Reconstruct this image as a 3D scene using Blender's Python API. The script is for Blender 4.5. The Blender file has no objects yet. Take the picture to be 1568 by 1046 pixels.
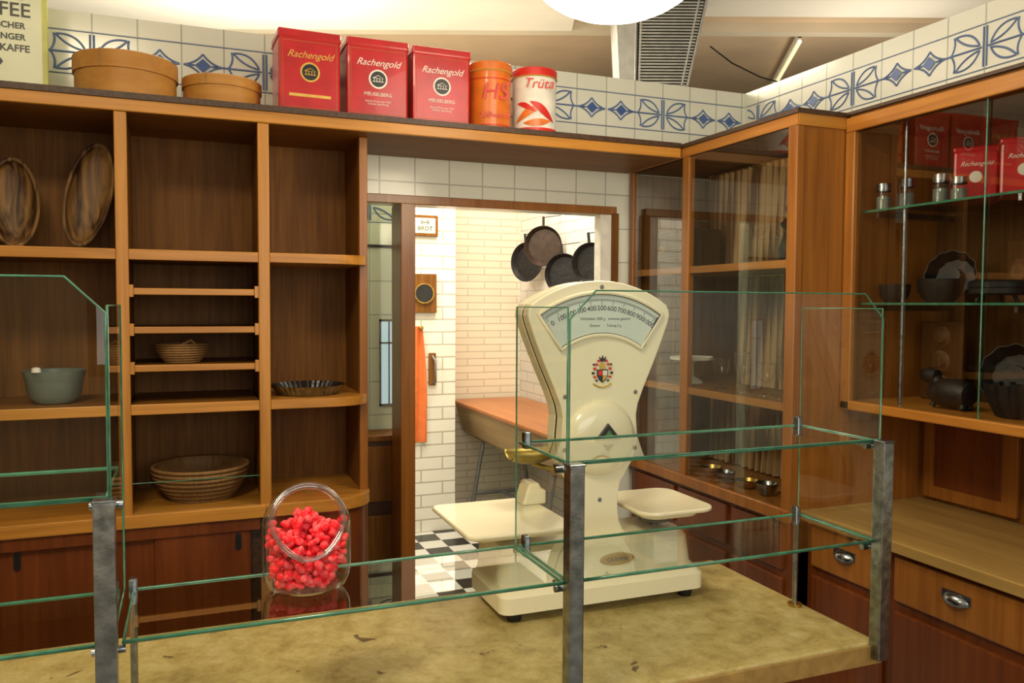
import bpy, bmesh, math, random
from mathutils import Vector, Matrix
random.seed(7)
sc=bpy.context.scene
sc.view_settings.view_transform='Standard'
CUR=[None]
# ---------------------------------------------------------------- helpers
def grp(name,loc=(0,0,0)):
    e=bpy.data.objects.new(name,None); e.location=loc; e.empty_display_size=.05
    sc.collection.objects.link(e); CUR[0]=e; return e
def end(): CUR[0]=None
def link(o):
    sc.collection.objects.link(o)
    if CUR[0] is not None:
        o.parent=CUR[0]; o.matrix_parent_inverse=Matrix.Translation(CUR[0].location).inverted()
    return o
def mobj(name,verts,faces,mat,smooth=False,bevel=0,seg=2):
    me=bpy.data.meshes.new(name); me.from_pydata([tuple(v) for v in verts],[],faces); me.update()
    bm=bmesh.new(); bm.from_mesh(me); bmesh.ops.recalc_face_normals(bm,faces=bm.faces[:]); bm.to_mesh(me); bm.free()
    if smooth:
        for p in me.polygons: p.use_smooth=True
    o=bpy.data.objects.new(name,me)
    if mat: me.materials.append(mat)
    link(o)
    if bevel:
        m=o.modifiers.new('b','BEVEL'); m.width=bevel; m.segments=seg; m.limit_method='ANGLE'; m.angle_limit=math.radians(35)
    return o
def box(name,x0,x1,y0,y1,z0,z1,mat,bevel=0,rot=0,seg=2):
    vs=[(x0,y0,z0),(x1,y0,z0),(x1,y1,z0),(x0,y1,z0),(x0,y0,z1),(x1,y0,z1),(x1,y1,z1),(x0,y1,z1)]
    if rot:
        cx,cy=(x0+x1)/2,(y0+y1)/2; c,s=math.cos(rot),math.sin(rot)
        vs=[(cx+(x-cx)*c-(y-cy)*s,cy+(x-cx)*s+(y-cy)*c,z) for x,y,z in vs]
    fs=[(0,3,2,1),(4,5,6,7),(0,1,5,4),(1,2,6,5),(2,3,7,6),(3,0,4,7)]
    return mobj(name,vs,fs,mat,bevel=bevel,seg=seg)
def boxes(name,lst,mat,bevel=0):
    vs=[];fs=[]
    for (x0,x1,y0,y1,z0,z1) in lst:
        b=len(vs)
        vs+=[(x0,y0,z0),(x1,y0,z0),(x1,y1,z0),(x0,y1,z0),(x0,y0,z1),(x1,y0,z1),(x1,y1,z1),(x0,y1,z1)]
        fs+=[tuple(b+i for i in f) for f in [(0,3,2,1),(4,5,6,7),(0,1,5,4),(1,2,6,5),(2,3,7,6),(3,0,4,7)]]
    return mobj(name,vs,fs,mat,bevel=bevel)
def lathe(name,prof,loc,mat,n=48,axis='Z',smooth=True,M=None,flute=None):
    vs=[];fs=[]
    k=len(prof)
    for i in range(n):
        a=2*math.pi*i/n
        for j,(r,z) in enumerate(prof):
            rr=r
            if flute and r>0.01: rr=r*(1+flute[1]*math.cos(flute[0]*a))
            vs.append(Vector((rr*math.cos(a),rr*math.sin(a),z)))
    for i in range(n):
        i2=(i+1)%n
        for j in range(k-1):
            fs.append((i*k+j,i2*k+j,i2*k+j+1,i*k+j+1))
    if axis=='Y': R=Matrix.Rotation(math.pi/2,4,'X')   # z -> -y
    elif axis=='X': R=Matrix.Rotation(-math.pi/2,4,'Y') # z -> -x
    else: R=Matrix.Identity(4)
    if M is not None: R=M
    T=Matrix.Translation(loc)@R
    vs=[T@v for v in vs]
    me=bpy.data.meshes.new(name); me.from_pydata([tuple(v) for v in vs],[],fs)
    bm=bmesh.new(); bm.from_mesh(me); bmesh.ops.remove_doubles(bm,verts=bm.verts[:],dist=1e-6)
    bmesh.ops.recalc_face_normals(bm,faces=bm.faces[:]); bm.to_mesh(me); bm.free()
    for p in me.polygons: p.use_smooth=smooth
    o=bpy.data.objects.new(name,me); me.materials.append(mat); link(o)
    try:
        me.set_sharp_from_angle(angle=math.radians(40))
    except Exception: pass
    return o
def prism_xz(name,pts,y0,y1,mat,bevel=0,seg=3,smooth=False):
    n=len(pts)
    vs=[(x,y0,z) for x,z in pts]+[(x,y1,z) for x,z in pts]
    fs=[tuple(range(n)),tuple(range(2*n-1,n-1,-1))]+[(i,i+n,(i+1)%n+n,(i+1)%n) for i in range(n)]
    return mobj(name,vs,fs,mat,bevel=bevel,seg=seg)
def prism_xy(name,pts,z0,z1,mat,bevel=0,seg=3):
    n=len(pts)
    vs=[(x,y,z0) for x,y in pts]+[(x,y,z1) for x,y in pts]
    fs=[tuple(range(n)),tuple(range(2*n-1,n-1,-1))]+[(i,i+n,(i+1)%n+n,(i+1)%n) for i in range(n)]
    return mobj(name,vs,fs,mat,bevel=bevel,seg=seg)
def tube(name,paths,r,mat,cyclic=False,res=3):
    cu=bpy.data.curves.new(name,'CURVE'); cu.dimensions='3D'; cu.bevel_depth=r; cu.bevel_resolution=res
    for p in paths:
        s=cu.splines.new('POLY'); s.points.add(len(p)-1)
        for i,c in enumerate(p): s.points[i].co=(c[0],c[1],c[2],1)
        s.use_cyclic_u=cyclic
    cu.materials.append(mat)
    o=bpy.data.objects.new(name,cu); link(o); return o
def text(name,body,size,loc,mat,rot=(math.pi/2,0,0),shear=0,ext=.0004,align='CENTER',off=0):
    cu=bpy.data.curves.new(name,'FONT'); cu.body=body; cu.size=size; cu.shear=shear; cu.extrude=ext; cu.offset=off
    cu.align_x=align; cu.align_y='CENTER'; cu.materials.append(mat)
    o=bpy.data.objects.new(name,cu); o.location=loc; o.rotation_euler=rot; link(o); return o
def rrect(x0,x1,y0,y1,r,n=5):
    pts=[]
    for cx,cy,a0 in [(x1-r,y1-r,0),(x0+r,y1-r,90),(x0+r,y0+r,180),(x1-r,y0+r,270)]:
        for i in range(n+1):
            a=math.radians(a0+90*i/n); pts.append((cx+r*math.cos(a),cy+r*math.sin(a)))
    return pts
# ---------------------------------------------------------------- materials
def newmat(name):
    m=bpy.data.materials.new(name); m.use_nodes=True
    nt=m.node_tree; return m,nt,nt.nodes,nt.links,nt.nodes['Principled BSDF']
def plain(name,col,rough=.5,metal=0,var=.12,scale=20,bump=0,coat=0,emit=0):
    m,nt,N,L,P=newmat(name)
    tc=N.new('ShaderNodeTexCoord'); no=N.new('ShaderNodeTexNoise'); no.inputs['Scale'].default_value=scale; no.inputs['Detail'].default_value=5
    L.new(tc.outputs['Object'],no.inputs['Vector'])
    cr=N.new('ShaderNodeValToRGB')
    cr.color_ramp.elements[0].position=.3; cr.color_ramp.elements[1].position=.7
    cr.color_ramp.elements[0].color=tuple(max(0,c*(1-var)) for c in col)+(1,)
    cr.color_ramp.elements[1].color=tuple(min(1,c*(1+var)) for c in col)+(1,)
    L.new(no.outputs['Fac'],cr.inputs['Fac']); L.new(cr.outputs['Color'],P.inputs['Base Color'])
    P.inputs['Roughness'].default_value=rough; P.inputs['Metallic'].default_value=metal
    P.inputs['Coat Weight'].default_value=coat
    if bump:
        b=N.new('ShaderNodeBump'); b.inputs['Strength'].default_value=bump; b.inputs['Distance'].default_value=.01
        L.new(no.outputs['Fac'],b.inputs['Height']); L.new(b.outputs['Normal'],P.inputs['Normal'])
    if emit:
        P.inputs['Emission Color'].default_value=tuple(col)+(1,); P.inputs['Emission Strength'].default_value=emit
    return m
def wood(name,c1,c2,axis='Z',fine=60,rough=.35,coat=.1,spec=.35,lo=.35,hi=.65):
    m,nt,N,L,P=newmat(name)
    tc=N.new('ShaderNodeTexCoord'); mp=N.new('ShaderNodeMapping')
    s=[fine,fine,fine]; s['XYZ'.index(axis)]=fine/22
    mp.inputs['Scale'].default_value=s
    L.new(tc.outputs['Object'],mp.inputs['Vector'])
    no=N.new('ShaderNodeTexNoise'); no.inputs['Scale'].default_value=1; no.inputs['Detail'].default_value=6; no.inputs['Distortion'].default_value=.6
    L.new(mp.outputs['Vector'],no.inputs['Vector'])
    mp2=N.new('ShaderNodeMapping'); s2=[7,7,7]; s2['XYZ'.index(axis)]=1.2; mp2.inputs['Scale'].default_value=s2
    L.new(tc.outputs['Object'],mp2.inputs['Vector'])
    n2=N.new('ShaderNodeTexNoise'); n2.inputs['Scale'].default_value=1; n2.inputs['Detail'].default_value=3
    L.new(mp2.outputs['Vector'],n2.inputs['Vector'])
    mx=N.new('ShaderNodeMath'); mx.operation='ADD'
    a=N.new('ShaderNodeMath'); a.operation='MULTIPLY'; a.inputs[1].default_value=.55
    b=N.new('ShaderNodeMath'); b.operation='MULTIPLY'; b.inputs[1].default_value=.45
    L.new(no.outputs['Fac'],a.inputs[0]); L.new(n2.outputs['Fac'],b.inputs[0]); L.new(a.outputs[0],mx.inputs[0]); L.new(b.outputs[0],mx.inputs[1])
    cr=N.new('ShaderNodeValToRGB'); cr.color_ramp.elements[0].position=lo; cr.color_ramp.elements[1].position=hi
    cr.color_ramp.elements[0].color=tuple(c1)+(1,); cr.color_ramp.elements[1].color=tuple(c2)+(1,)
    L.new(mx.outputs[0],cr.inputs['Fac']); L.new(cr.outputs['Color'],P.inputs['Base Color'])
    P.inputs['Roughness'].default_value=rough; P.inputs['Coat Weight'].default_value=coat; P.inputs['Coat Roughness'].default_value=.2
    P.inputs['Specular IOR Level'].default_value=spec
    return m
def brick(name,ax,bw,bh,off,c1,c2,mort,ms,oz=0,ox=0,rough=.15,bump=.4):
    m,nt,N,L,P=newmat(name)
    tc=N.new('ShaderNodeTexCoord'); sp=N.new('ShaderNodeSeparateXYZ'); cb=N.new('ShaderNodeCombineXYZ')
    L.new(tc.outputs['Object'],sp.inputs[0])
    ax_=N.new('ShaderNodeMath'); ax_.operation='SUBTRACT'; ax_.inputs[1].default_value=ox
    az_=N.new('ShaderNodeMath'); az_.operation='SUBTRACT'; az_.inputs[1].default_value=oz
    L.new(sp.outputs[ax],ax_.inputs[0]); L.new(sp.outputs[2],az_.inputs[0])
    L.new(ax_.outputs[0],cb.inputs[0]); L.new(az_.outputs[0],cb.inputs[1])
    br=N.new('ShaderNodeTexBrick'); br.offset=off; br.inputs['Scale'].default_value=1
    br.inputs['Brick Width'].default_value=bw; br.inputs['Row Height'].default_value=bh
    br.inputs['Mortar Size'].default_value=ms; br.inputs['Mortar Smooth'].default_value=.2
    br.inputs['Color1'].default_value=tuple(c1)+(1,); br.inputs['Color2'].default_value=tuple(c2)+(1,); br.inputs['Mortar'].default_value=tuple(mort)+(1,)
    L.new(cb.outputs[0],br.inputs['Vector']); L.new(br.outputs['Color'],P.inputs['Base Color'])
    P.inputs['Roughness'].default_value=rough
    b=N.new('ShaderNodeBump'); b.inputs['Strength'].default_value=bump; b.inputs['Distance'].default_value=.004; b.invert=True
    L.new(br.outputs['Fac'],b.inputs['Height']); L.new(b.outputs['Normal'],P.inputs['Normal'])
    return m
def paneglass(name,tint=(.95,.98,.96),ior=1.5,boost=1.0):
    """thin sheet of glass: clear transmission plus mirror reflection, same from both sides"""
    m=bpy.data.materials.new(name); m.use_nodes=True; nt=m.node_tree; N=nt.nodes; L=nt.links; N.clear()
    o=N.new('ShaderNodeOutputMaterial'); mx=N.new('ShaderNodeMixShader'); t=N.new('ShaderNodeBsdfTransparent'); g=N.new('ShaderNodeBsdfGlossy')
    f=N.new('ShaderNodeFresnel'); g.inputs['Roughness'].default_value=0.0
    ge=N.new('ShaderNodeNewGeometry'); mi=N.new('ShaderNodeMix'); mi.data_type='FLOAT'
    mi.inputs['A'].default_value=ior; mi.inputs['B'].default_value=1/ior
    L.new(ge.outputs['Backfacing'],mi.inputs['Factor']); L.new(mi.outputs['Result'],f.inputs['IOR'])
    mu=N.new('ShaderNodeMath'); mu.operation='MULTIPLY'; mu.inputs[1].default_value=boost; mu.use_clamp=True
    t.inputs['Color'].default_value=tuple(tint)+(1,)
    L.new(f.outputs[0],mu.inputs[0]); L.new(mu.outputs[0],mx.inputs[0]); L.new(t.outputs[0],mx.inputs[1]); L.new(g.outputs[0],mx.inputs[2]); L.new(mx.outputs[0],o.inputs[0])
    return m
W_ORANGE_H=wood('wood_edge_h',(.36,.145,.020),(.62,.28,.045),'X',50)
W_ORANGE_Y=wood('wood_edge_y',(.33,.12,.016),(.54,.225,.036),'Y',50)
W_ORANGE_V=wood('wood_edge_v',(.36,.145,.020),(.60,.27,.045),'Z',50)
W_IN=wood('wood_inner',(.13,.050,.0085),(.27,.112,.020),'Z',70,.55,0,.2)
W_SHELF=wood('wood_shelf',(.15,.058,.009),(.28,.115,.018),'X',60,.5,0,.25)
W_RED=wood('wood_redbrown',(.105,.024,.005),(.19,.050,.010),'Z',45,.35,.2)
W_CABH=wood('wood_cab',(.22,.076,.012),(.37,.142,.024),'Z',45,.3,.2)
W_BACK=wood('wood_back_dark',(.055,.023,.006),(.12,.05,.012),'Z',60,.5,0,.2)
W_DARK=plain('dark_trim',(.06,.027,.010),.5,0,.5,120)
W_BOX=wood('bentwood',(.40,.17,.030),(.56,.27,.055),'X',30,.5,0)
W_BOWL=wood('dark_bowl_wood',(.035,.013,.004),(.38,.20,.06),'Z',42,.5,0,.3,.40,.62)
W_TROUGH=wood('trough_wood',(.33,.10,.02),(.45,.16,.04),'Y',40,.4,.2)
W_PALE=wood('pale_wood',(.30,.20,.09),(.44,.30,.15),'Y',40,.6,0)
W_COUNT2=wood('counter_worn',(.26,.15,.04),(.42,.27,.08),'Y',30,.45,.1)
CREAM=plain('cream_enamel',(.86,.81,.58),.22,0,.03,4,0,.5)
WHITE=plain('dial_white',(.72,.77,.73),.4,0,.02,5)
BLACK=plain('black_paint',(.012,.012,.013),.35,0,.3,30)
IRON=plain('cast_iron',(.02,.018,.018),.5,.4,.4,40,.2)
CHROME=plain('worn_chrome',(.28,.31,.34),.25,1,.4,45,.15)
BRASS=plain('brass',(.50,.33,.09),.3,1,.2,30)
DBRASS=plain('dull_brass',(.30,.23,.06),.38,.8,.2,30)
GOLD=plain('gold_print',(.65,.42,.08),.45,.3,.1,30)
RED=plain('red_tin',(.50,.008,.012),.28,0,.15,14,0,.2)
REDD=plain('red_print',(.65,.02,.012),.4)
OFFW=plain('print_white',(.80,.77,.68),.5)
ORANGE=plain('orange_tin',(.72,.17,.018),.35,0,.15,18,0,.2)
WICK=wood('wicker',(.22,.11,.035),(.40,.22,.08),'X',90,.6,0)
WICKD=wood('wicker_dark',(.07,.03,.01),(.20,.09,.03),'Z',120,.6,0)
WICKM=wood('wicker_mid',(.16,.08,.025),(.30,.16,.055),'Z',120,.6,0)
ENAM=plain('grey_enamel',(.16,.20,.17),.3)
GREENE=plain('glass_edge_green',(.05,.20,.12),.15,0,.3,30,0,.3)
BLUE=plain('blue_glaze',(.07,.13,.36),.2)
BLUEG=plain('bluegrey_glaze',(.13,.21,.42),.25)
GREY=plain('grey_metal',(.22,.22,.21),.5,.6)
SILV=plain('duct_silver',(.50,.50,.47),.42,.5)
CLOTH=plain('orange_cloth',(.75,.18,.04),.8)
PLAST=plain('ceiling_plaster',(.92,.88,.78),.8,0,.04,3)
TAN=plain('tan_plaster',(.66,.50,.34),.8,0,.08,3)
PLW=plain('wall_plaster',(.70,.62,.48),.8,0,.05,3)
SIGN=plain('sign_cream',(.78,.80,.56),.4,0,.1,3); SIGNB=plain('sign_rim',(.55,.55,.12),.4)
GLASS=paneglass('pane_glass')
GLASSC=paneglass('cabinet_glass',(.90,.93,.90),1.52,2.0)
GLASSR=paneglass('case_glass',(.90,.95,.91),1.52,1.7)
JARG=paneglass('jar_glass',(.97,.975,.98),1.45,1.4)
RIMG=paneglass('rim_glass',(.86,.86,.88),1.6,2.6)
DGREEN=plain('green_mark',(.06,.22,.09),.4)
m,nt,N,L,P=newmat('candy_red'); P.inputs['Roughness'].default_value=.35
tc=N.new('ShaderNodeTexCoord'); no=N.new('ShaderNodeTexNoise'); no.inputs['Scale'].default_value=90; no.inputs['Detail'].default_value=4; L.new(tc.outputs['Object'],no.inputs['Vector'])
cr=N.new('ShaderNodeValToRGB'); cr.color_ramp.elements[0].position=.42; cr.color_ramp.elements[0].color=(1.0,.015,.03,1); cr.color_ramp.elements[1].position=.75; cr.color_ramp.elements[1].color=(1,.22,.24,1)
L.new(no.outputs['Fac'],cr.inputs['Fac']); L.new(cr.outputs['Color'],P.inputs['Base Color'])
P.inputs['Specular IOR Level'].default_value=.3; CANDY=m
# counter top
m,nt,N,L,P=newmat('worn_linoleum')
tc=N.new('ShaderNodeTexCoord'); n1=N.new('ShaderNodeTexNoise'); n1.inputs['Scale'].default_value=14; n1.inputs['Detail'].default_value=14; n1.inputs['Roughness'].default_value=.8; n1.inputs['Distortion'].default_value=.3
L.new(tc.outputs['Object'],n1.inputs['Vector'])
cr=N.new('ShaderNodeValToRGB'); e=cr.color_ramp.elements; e[0].position=.30; e[0].color=(.22,.15,.045,1); e[1].position=.72; e[1].color=(.62,.53,.28,1)
k=cr.color_ramp.elements.new(.5); k.color=(.43,.34,.125,1)
L.new(n1.outputs['Fac'],cr.inputs['Fac'])
n2=N.new('ShaderNodeTexNoise'); n2.inputs['Scale'].default_value=11; n2.inputs['Detail'].default_value=8; n2.inputs['Distortion'].default_value=1.2
L.new(tc.outputs['Object'],n2.inputs['Vector'])
c2=N.new('ShaderNodeValToRGB'); c2.color_ramp.elements[0].position=.30; c2.color_ramp.elements[0].color=(.9,.9,.9,1); c2.color_ramp.elements[1].position=.325; c2.color_ramp.elements[1].color=(0,0,0,1)
L.new(n2.outputs['Fac'],c2.inputs['Fac'])
mx=N.new('ShaderNodeMixRGB'); mx.inputs[2].default_value=(.09,.05,.015,1); L.new(c2.outputs['Color'],mx.inputs[0]); L.new(cr.outputs['Color'],mx.inputs[1])
L.new(mx.outputs[0],P.inputs['Base Color']); P.inputs['Roughness'].default_value=.4; LINO=m
# checker floor
m,nt,N,L,P=newmat('checker_floor')
tc=N.new('ShaderNodeTexCoord'); ck=N.new('ShaderNodeTexChecker'); ck.inputs['Scale'].default_value=6.5
mp=N.new('ShaderNodeMapping'); mp.inputs['Location'].default_value=(.01,.01,.013); L.new(tc.outputs['Object'],mp.inputs['Vector']); L.new(mp.outputs['Vector'],ck.inputs['Vector'])
ck.inputs['Color1'].default_value=(.62,.62,.58,1); ck.inputs['Color2'].default_value=(.015,.015,.018,1)
L.new(ck.outputs['Color'],P.inputs['Base Color']); P.inputs['Roughness'].default_value=.25; CHECK=m
# stripes coloured to imitate a reflection in the cabinet glass
m,nt,N,L,P=newmat('reflected_stripes')
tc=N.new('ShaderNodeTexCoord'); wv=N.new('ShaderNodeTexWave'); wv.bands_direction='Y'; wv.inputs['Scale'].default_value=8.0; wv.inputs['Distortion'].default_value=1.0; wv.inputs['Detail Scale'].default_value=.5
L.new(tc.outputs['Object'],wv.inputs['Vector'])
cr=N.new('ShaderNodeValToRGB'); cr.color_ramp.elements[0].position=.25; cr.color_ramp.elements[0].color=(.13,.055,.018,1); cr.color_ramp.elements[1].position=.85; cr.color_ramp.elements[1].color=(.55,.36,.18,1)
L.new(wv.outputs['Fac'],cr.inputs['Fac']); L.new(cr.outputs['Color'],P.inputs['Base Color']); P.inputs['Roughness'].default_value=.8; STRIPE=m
TS=.1449
TILE_B=brick('tile_back',0,TS,.15,0,(.80,.81,.70),(.76,.78,.67),(.46,.48,.42),.003,2.34,-.301)
TILE_R=brick('tile_right',1,TS,.15,0,(.80,.81,.72),(.76,.78,.68),(.46,.48,.42),.003,2.34,1.963)
TILE_G=brick('tile_green',0,.15,.15,0,(.66,.76,.58),(.62,.72,.54),(.42,.48,.38),.003,.0,rough=.1)
BR_A=brick('brick_glazed',0,.30,.085,.5,(.90,.87,.78),(.82,.79,.70),(.50,.46,.38),.005,0,.1)
BR_B=brick('brick_thin',0,.26,.052,.5,(.86,.78,.64),(.82,.74,.60),(.60,.53,.42),.004,0,.1,.25)
BR_C=brick('brick_side',1,.26,.075,.5,(.72,.70,.66),(.68,.66,.62),(.45,.44,.42),.004,0,.1,.25)

# ---------------------------------------------------------------- room shell
Yw=3.22; Xr=2.47; TT=2.555
box('floor',-2.6,8,-2.4,9,-.1,0,CHECK)
grp('wall_back',(0,Yw,0))
DL,DR,DT=.64,1.755,1.955
box('wall_part_left',-2.6,DL,Yw,Yw+.12,0,TT,TILE_B)
box('wall_lintel',DL,DR,Yw,Yw+.12,DT,TT,TILE_B)
box('wall_part_right',DR,Xr+.1,Yw,Yw+.12,0,TT,TILE_B)
end()
box('wall_right',Xr,Xr+.12,-2.4,Yw,0,TT,TILE_R)
box('wall_left',-2.6,-2.5,-2.4,9,0,3.3,PLW)
grp('wall_front',(0,-2.4,0))
boxes('masonry',[(-2.5,-.50,-2.4,-2.3,0,3.3),(2.2,8,-2.4,-2.3,0,3.3),(-.50,2.2,-2.4,-2.3,0,1.15),(-.50,2.2,-2.4,-2.3,2.7,3.3)],PLW)
end()
grp('window_1',(0.85,-2.35,1.7))
boxes('frame',[(-.50,-.44,-2.38,-2.32,1.15,2.7),(2.14,2.2,-2.38,-2.32,1.15,2.7),(-.50,2.2,-2.38,-2.32,1.15,1.21),(-.50,2.2,-2.38,-2.32,2.64,2.7),(.35,.40,-2.38,-2.32,1.15,2.7),(1.28,1.33,-2.38,-2.32,1.15,2.7),(-.50,2.2,-2.38,-2.32,2.1,2.15)],W_IN)
end()
yaw=math.radians(21.75); F=Vector((math.sin(yaw),math.cos(yaw),0)); R=Vector((math.cos(yaw),-math.sin(yaw),0))
def rotslab(name,d0,d1,l0,l1,z0,z1,mat):
    p=[F*d0+R*l0,F*d0+R*l1,F*d1+R*l1,F*d1+R*l0]
    vs=[(v.x,v.y,z0) for v in p]+[(v.x,v.y,z1) for v in p]
    return mobj(name,vs,[(0,3,2,1),(4,5,6,7),(0,1,5,4),(1,2,6,5),(2,3,7,6),(3,0,4,7)],mat)
grp('ceiling',(0,0,3.2))
rotslab('ceiling_shop',-5,4.72,-6,6,3.2,3.3,PLAST)
rotslab('ceiling_rear',4.72,12,-6,8,3.26,3.36,TAN)
rotslab('ceiling_beam',4.98,5.06,-6,8,3.2,3.26,PLW)
rotslab('ceiling_plaster_field',4.722,4.978,-6,.35,3.2,3.26,PLAST)
end()
box('wall_rear',-2.5,8,8.9,9,0,3.3,PLW)
box('wall_outer_right',7.9,8,-2.3,8.9,0,3.3,PLW)

def arc(p0,p1,b,n=10):
    (x0,z0),(x1,z1)=p0,p1; dx,dz=x1-x0,z1-z0; L_=math.hypot(dx,dz); nx,nz=-dz/L_,dx/L_
    return [(x0+dx*t+nx*b*4*t*(1-t),z0+dz*t+nz*b*4*t*(1-t)) for t in [i/n for i in range(n+1)]]
def frieze(name,u0,u1,zc,place,phase=0,T=TS):
    paths=[];dia=[]
    P_=4*T; k=int(math.floor((u0-phase)/P_))-1
    while phase+k*P_<u1+P_:
        c=phase+k*P_
        loc=[]
        for s in (-.006,.006): loc.append([(c+s,-.066),(c+s,.066)])
        for sx in (-1,1):
            for sz in (-1,1):
                a=(c+sx*.020,sz*.008); b=(c+sx*.112,sz*.058)
                loc.append(arc(a,b,.020*sx*sz)); loc.append(arc(a,b,-.010*sx*sz))
                loc.append(arc((c+sx*.118,sz*.060),(c+sx*.130,0),-.008*sx*sz))
            loc.append([(c+sx*.012,0),(c+sx*.175,0)])
        for d in (c+1.5*T,c+2.5*T):
            dia.append([(d-.028,0),(d,.025),(d+.028,0),(d,-.025)])
            for sz in (-1,1):
                loc.append(arc((d-.066,0),(d,sz*.042),-.008*sz)); loc.append(arc((d,sz*.042),(d+.066,0),-.008*sz))
            for s in (-1,1): loc.append([(d+s*.028,0),(d+s*.066,0)])
        for p in loc:
            q=[(u,z) for u,z in p if u0<=u<=u1]
            if len(q)>1: paths.append([place(u,zc+z) for u,z in q])
        k+=1
    dia=[q for q in dia if all(u0<u<u1 for u,z in q)]
    grp(name,place((u0+u1)/2,zc))
    tube('leaf_lines',paths,.0037,BLUEG,res=0)
    vs=[];fs=[]
    for q in dia:
        b=len(vs); vs+=[place(u,zc+z,.0045) for u,z in q]; fs.append((b,b+1,b+2,b+3))
    mobj('diamonds',vs,fs,BLUE)
    tube('border_lines',[[place(u0,zc+.0735),place(u1,zc+.0735)],[place(u0,zc-.0735),place(u1,zc-.0735)]],.0018,BLUEG,res=0)
    end()
frieze('trim_1',-1.2,2.46,2.415,lambda u,z,o=0:(u,Yw-.0005-o,z),-.301)
frieze('trim_2',.2,3.2,2.415,lambda u,z,o=0:(Xr-.0005-o,u,z),1.963)

# ---------------------------------------------------------------- door casing
grp('door_1',(1.25,Yw,0))
boxes('casing',[(.795,.855,Yw-.02,Yw+.14,0,DT),(DL-.0,DL+.02,Yw-.02,Yw+.14,0,DT)],W_CABH,.003)
boxes('header',[(DL,DR+.02,Yw-.022,Yw+.0,DT-.005,DT+.03)],W_CABH,.003)
box('white_jamb',DR-.055,DR,Yw-.01,Yw+.05,0,DT,OFFW,.003)
box('stile_right',DR,DR+.025,Yw-.03,Yw,0,DT,W_IN)
end()

# ---------------------------------------------------------------- back shelving
Yf=2.79; ZB=.868
def curved(x0,x1,y0,y1,rx,ry):
    pts=[(x0,y1),(x0,y0)]
    for i in range(9):
        a=math.pi/2*i/8; pts.append((x1-rx+rx*math.sin(a),y0+ry-ry*math.cos(a)))
    pts.append((x1,y1)); return pts
P0,P1,P2,XE=-.611,-.1885,.234,.592
XT=1.832
grp('open_shelving_unit',(0,3.0,0))
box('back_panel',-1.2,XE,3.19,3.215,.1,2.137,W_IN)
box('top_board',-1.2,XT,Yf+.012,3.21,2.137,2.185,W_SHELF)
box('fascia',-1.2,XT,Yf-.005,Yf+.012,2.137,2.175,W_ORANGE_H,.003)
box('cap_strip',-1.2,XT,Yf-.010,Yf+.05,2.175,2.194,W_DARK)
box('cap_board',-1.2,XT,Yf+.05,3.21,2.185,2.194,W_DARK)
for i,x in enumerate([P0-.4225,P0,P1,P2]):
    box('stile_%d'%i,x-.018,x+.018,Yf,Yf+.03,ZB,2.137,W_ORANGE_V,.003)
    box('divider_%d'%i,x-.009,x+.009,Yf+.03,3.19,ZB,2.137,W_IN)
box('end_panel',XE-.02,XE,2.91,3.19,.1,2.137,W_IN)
box('end_stile',XE-.026,XE+.004,2.885,2.915,ZB,2.137,W_CABH,.003)
for i,z in enumerate([1.70,1.212]):
    for a,b in ((P0-.4,P0),(P0,P1),(P1,P2)):
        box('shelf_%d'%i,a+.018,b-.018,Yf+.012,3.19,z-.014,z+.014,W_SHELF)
        box('shelf_lip_%d'%i,a+.018,b-.018,Yf+.002,Yf+.014,z-.017,z+.016,W_ORANGE_H,.002)
    prism_xy('round_shelf_%d'%i,curved(P2+.018,XE,Yf+.002,3.19,.14,.10),z-.016,z+.016,W_ORANGE_H,.002)
for z in (1.585,1.463,1.342):
    box('thin_shelf',P1+.018,P2-.018,Yf+.02,3.19,z-.008,z+.006,W_SHELF)
    box('thin_lip',P1+.03,P2-.03,Yf+.008,Yf+.022,z-.011,z+.010,W_ORANGE_H,.002)
    for s in (P1+.024,P2-.024): box('batten',s-.006,s+.006,Yf+.004,Yf+.03,z-.018,z+.02,W_ORANGE_V)
box('base_board',-1.2,P2,Yf-.01,3.19,ZB-.03,ZB+.012,W_ORANGE_H,.003)
prism_xy('base_round_board',curved(P2,XE+.01,Yf-.01,3.19,.16,.12),ZB-.03,ZB+.012,W_ORANGE_H,.002)
box('base_carcass',-1.2,P2,Yf+.04,3.19,.08,ZB-.03,W_DARK)
prism_xy('base_round_carcass',curved(P2,XE,Yf+.005,3.19,.15,.11),.08,ZB-.03,W_RED)
box('base_rail',-1.2,P2-.02,Yf+.0,Yf+.04,ZB-.07,ZB-.03,W_RED)
box('sliding_door_a',P0-.3,P1+.08,Yf+.02,Yf+.04,.14,ZB-.07,W_RED,.002)
box('sliding_door_b',P1+.08,P2-.05,Yf+.008,Yf+.028,.14,ZB-.07,W_RED,.002)
box('plinth',-1.2,P2,Yf+.03,3.19,0,.08,W_DARK)
for x,y in ((.145,Yf+.006),(P0+.12,Yf+.018)):
    prism_xz('finger_pull',rrect(x-.009,x+.009,.735,.79,.008),y-.003,y,BLACK)
mobj('glass_guard',[(P1+.02,Yf+.006,ZB+.012),(P2-.02,Yf+.006,ZB+.012),(P2-.02,Yf+.006,ZB+.11),(P1+.02,Yf+.006,ZB+.11)],[(0,1,2,3)],GLASS)
tube('glass_guard_edge',[[(P1+.02,Yf+.006,ZB+.11),(P2-.02,Yf+.006,ZB+.11)]],.0015,GREENE)
end()

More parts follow.
